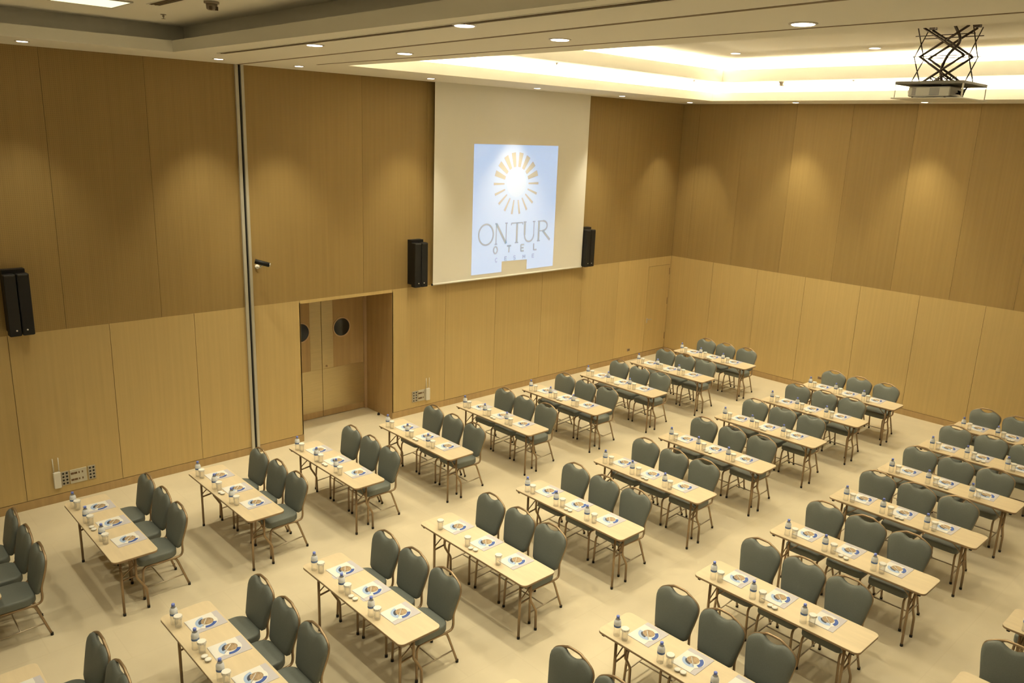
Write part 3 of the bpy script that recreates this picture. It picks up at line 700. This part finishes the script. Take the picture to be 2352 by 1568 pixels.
def make_bottle():
    root = empty('water_bottle', (0, 0, 0))
    k = MB(); k.lathe([(0.028, 0.0), (0.033, 0.004), (0.034, 0.02), (0.031, 0.05), (0.033, 0.075), (0.0335, 0.14), (0.029, 0.155), (0.018, 0.178), (0.013, 0.185), (0.013, 0.195)], 14); k.build('bottle_body', M['clear'], root, 'clear plastic body')
    k = MB(); k.lathe([(0.0345, 0.096), (0.0345, 0.116)], 14, 1, cap=False); k.lathe([(0.0345, 0.116), (0.0345, 0.142), (0.0305, 0.156), (0.023, 0.170)], 14, 0, cap=False); k.build('label', [M['label'], M['label_blue']], root, 'pale blue label with dark band')
    k = MB(); k.lathe([(0.0155, 0.185), (0.0155, 0.205), (0.013, 0.208)], 14); k.build('cap', M['cap'], root, 'blue screw cap')
    return root
def make_glass():
    root = empty('water_glass', (0, 0, 0))
    k = MB(); k.lathe([(0.027, 0.0), (0.029, 0.002), (0.034, 0.118), (0.032, 0.118), (0.027, 0.012), (0.005, 0.010)], 16); k.build('glass_body', M['glass'], root, 'clear glass tumbler')
    k = MB(); n = 24; k.loft([[((0.038 + (0.0012 if i % 2 else -0.0012)) * math.cos(2 * PI * i / n) * s, (0.038 + (0.0012 if i % 2 else -0.0012)) * math.sin(2 * PI * i / n) * s, z) for i in range(n)] for z, s in ((0.103, 1.03), (0.120, 1.0), (0.123, 0.96))]); k.build('paper_lid', M['papercap'], root, 'white pleated paper lid')
    return root
def make_brochure():
    root = empty('brochure', (0, 0, 0))               # +x towards the chair, +y towards the screen wall
    k = MB(); k.box(-0.155, 0.155, -0.125, 0.125, 0.0, 0.004); k.build('folder', M['lilac'], root, 'lilac grey folder underneath')
    k = MB(); k.poly([(-0.153, 0.123), (-0.153, -0.075), (0.02, -0.065), (0.085, -0.02), (0.10, 0.06), (0.10, 0.123)], 0.004, 0.006); pg = k.build('page', M['paper'], root, 'white page')
    def disc(cx, cy, r, z, name, mt, a0=0, a1=360, rin=0.0, n=24, ry=None, parent=None):
        k = MB(); ry = ry or r
        A = [math.radians(a0 + (a1 - a0) * i / n) for i in range(n + 1)]
        if rin: pts = [(cx + r * math.cos(a), cy + ry * math.sin(a)) for a in A] + [(cx + rin * math.cos(a), cy + rin * ry / r * math.sin(a)) for a in A[::-1]]
        else: pts = [(cx + r * math.cos(a), cy + ry * math.sin(a)) for a in A[:-1]]
        k.poly(pts, z, z + 0.0006); return k.build(name, mt, parent or pg)
    disc(0.0, 0.0, 0.104, 0.006, 'print_ring', M['paper'])
    disc(0.0, 0.0, 0.093, 0.0066, 'print_crescent', M['p_light'], 90, 220, 0.046)
    disc(0.0, 0.0, 0.066, 0.0072, 'print_sliver', M['p_dark'], 100, 190, 0.036)  # dark sliver of the printed emblem, in its own ink colour
    disc(0.014, 0.004, 0.056, 0.0074, 'print_photo', M['p_brown'])
    disc(0.0, 0.0, 0.097, 0.0066, 'print_arc', M['p_blue'], 245, 330, 0.064)
    return root
def make_pen():
    root = empty('pen', (0, 0, 0))
    k = MB(); k.tube([(-0.06, 0, 0.0045), (0.055, 0, 0.0045)], 0.0045, 8); k.build('barrel', M['penwhite'], root)
    k = MB(); k.tube([(0.055, 0, 0.0045), (0.07, 0, 0.0045)], 0.0042, 8, r2=0.001); k.build('tip', M['silver'], root)
    return root
def make_dish():
    root = empty('lidded_dish', (0, 0, 0))
    k = MB(); k.lathe([(0.019, 0), (0.028, 0.004), (0.030, 0.020), (0.026, 0.020), (0.017, 0.004)], 14); k.build('dish', M['glass'], root, 'clear glass dish')
    k = MB(); k.lathe([(0.028, 0.016), (0.029, 0.022), (0.023, 0.026)], 14); k.build('lid', M['papercap'], root, 'pale lid')
    return root

PROTO = dict(table=make_table(), chair=make_chair(), bottle=make_bottle(), glass=make_glass(), brochure=make_brochure(), pen=make_pen(), dish=make_dish())
first = set()
def place(kind, loc, rz, label, cat, group):
    src = PROTO[kind]
    if kind in first: o = copy_tree(src)
    else: o = src; first.add(kind)
    o.location = loc; o.rotation_euler = (0, 0, rz); return tag(o, label, cat, group)

ORD = ['first', 'second', 'third', 'fourth', 'fifth', 'sixth', 'seventh', 'eighth', 'ninth', 'tenth']
COLS = [
 ('first', -1.772, [-2.13, -3.65, -5.19, -6.75, -8.29, -9.85, -11.39, -12.84, -14.33, -15.80]),
 ('second', -4.834, [-2.25, -3.68, -5.17, -6.72, -8.24, -9.77, -11.31, -12.85, -14.32, -15.81]),
 ('third', -7.606, [-2.35, -3.74, -5.21, -6.67, -8.19, -9.73, -11.29, -12.83]),
 ('fourth', -10.12, [None, None, None, None, -8.16, -9.69])]
SEAT = ['left', 'middle', 'right']
SETY = [-0.355, -0.865, -1.375]
CHY = [-0.262, -0.775, -1.288]
rnd = random.Random(3)
for ci, (cname, y0, xs) in enumerate(COLS):
    for ti, tx in enumerate(xs):
        if tx is None: continue
        if ci < 3: where = '%s line from screen wall, %s table from far wall' % (cname, ORD[ti])
        else: where = ('upper' if ti == 4 else 'lower') + ' of the two tables cut off at bottom right'
        short = where
        corners = [(tx + a, y0 - b_, h) for a in (0, TW) for b_ in (0, TL / 2, TL) for h in (0.0, TZ)]
        if any(seen(c) for c in corners):
            place('table', (tx, y0, 0), 0, ('light wood folding table, ' + where) if ci < 3 else ('light wood folding table, ' + where), 'table', 'folding tables in the %s line from the screen wall' % cname)
        for k_ in range(3):
            cyy = y0 + CHY[k_] + rnd.uniform(-0.005, 0.005); cxx = tx + 0.65 + rnd.uniform(-0.012, 0.012)
            if ci == 0 and ti == 8: cyy += (0.07, 0.07, 0.055)[k_]
            pts = [(cxx + a, cyy + b_, h) for a in (-0.25, 0.0, 0.28) for b_ in (-0.2, 0, 0.2) for h in (0.02, 0.45, 0.9)]
            if any(seen(p) for p in pts):
                lb = ('green padded chair, %s seat, %s' % (SEAT[k_], where)) if ci < 3 else ('green padded chair, %s seat, %s' % (SEAT[k_], where))
                place('chair', (cxx, cyy, 0), rnd.uniform(-0.02, 0.02), lb, 'chair', 'padded chairs in the %s line from the screen wall' % cname)
            sy = y0 + SETY[k_] + rnd.uniform(-0.015, 0.015); sx = tx + 0.30 + rnd.uniform(-0.01, 0.008)
            shift = 0.06 if (ci, ti) == (2, 1) and k_ == 0 else 0
            if seen((sx, sy, TZ), 30):
                rzb = rnd.uniform(-0.05, 0.05)
                place('brochure', (sx, sy, TZ), rzb, 'brochure with round picture, %s place, %s' % (SEAT[k_], where), 'brochure', 'brochures on the tables')
                place('pen', (sx - 0.01 + rnd.uniform(-0.01, 0.01), sy - 0.005, TZ + 0.0083), math.radians(48) + rnd.uniform(-0.15, 0.15), 'white pen on brochure, %s place, %s' % (SEAT[k_], short), 'pen', 'pens lying on the brochures')
            gx, gy = tx + 0.085 + rnd.uniform(-0.012, 0.012), y0 + (-0.27, -0.775, -1.31)[k_] + rnd.uniform(-0.02, 0.015)
            if seen((gx, gy, TZ + 0.05), 10):
                place('glass', (gx, gy, TZ), rnd.uniform(0, 3), 'glass with paper lid, %s place, %s' % (SEAT[k_], where), 'glass', 'lidded glasses on the tables')
            bx_, by_ = tx + 0.065 + rnd.uniform(-0.008, 0.012), gy + 0.085 + rnd.uniform(-0.008, 0.01)
            if seen((bx_, by_, TZ + 0.1), 10) and not (ci == 1 and ti == 6):
                place('bottle', (bx_, by_, TZ), rnd.uniform(0, 6), 'water bottle, %s place, %s' % (SEAT[k_], where), 'bottle', 'small water bottles on the tables')
        for q, dy in enumerate((-0.86, -0.925)):
            dx_, dy_ = tx + 0.075 + rnd.uniform(-0.01, 0.01), y0 + dy + rnd.uniform(-0.01, 0.01)
            if seen((dx_, dy_, TZ), 0):
                place('dish', (dx_, dy_, TZ), 0, '%s small dish, %s' % (('left', 'right')[q], where), 'dish', 'small dishes on the tables')
# unused prototypes never stay at the origin: every kind above has been placed
# paper coasters on the second table line
for tx, y, nm in ((-12.685, -5.255, 'left'), (-12.681, -5.79, 'right')):
    k = MB(); k.poly(rrect(-0.04, 0.04, -0.04, 0.04, 0.02, 4), 0, 0.0015); o = k.build('paper_coaster', M['lilac']); o.location = (tx + 0.005, y + (0.0), TZ)
    tag(o, 'pale paper coaster, %s of two, second line from screen wall, eighth table from far wall' % nm, 'coaster', 'paper coasters on one table')
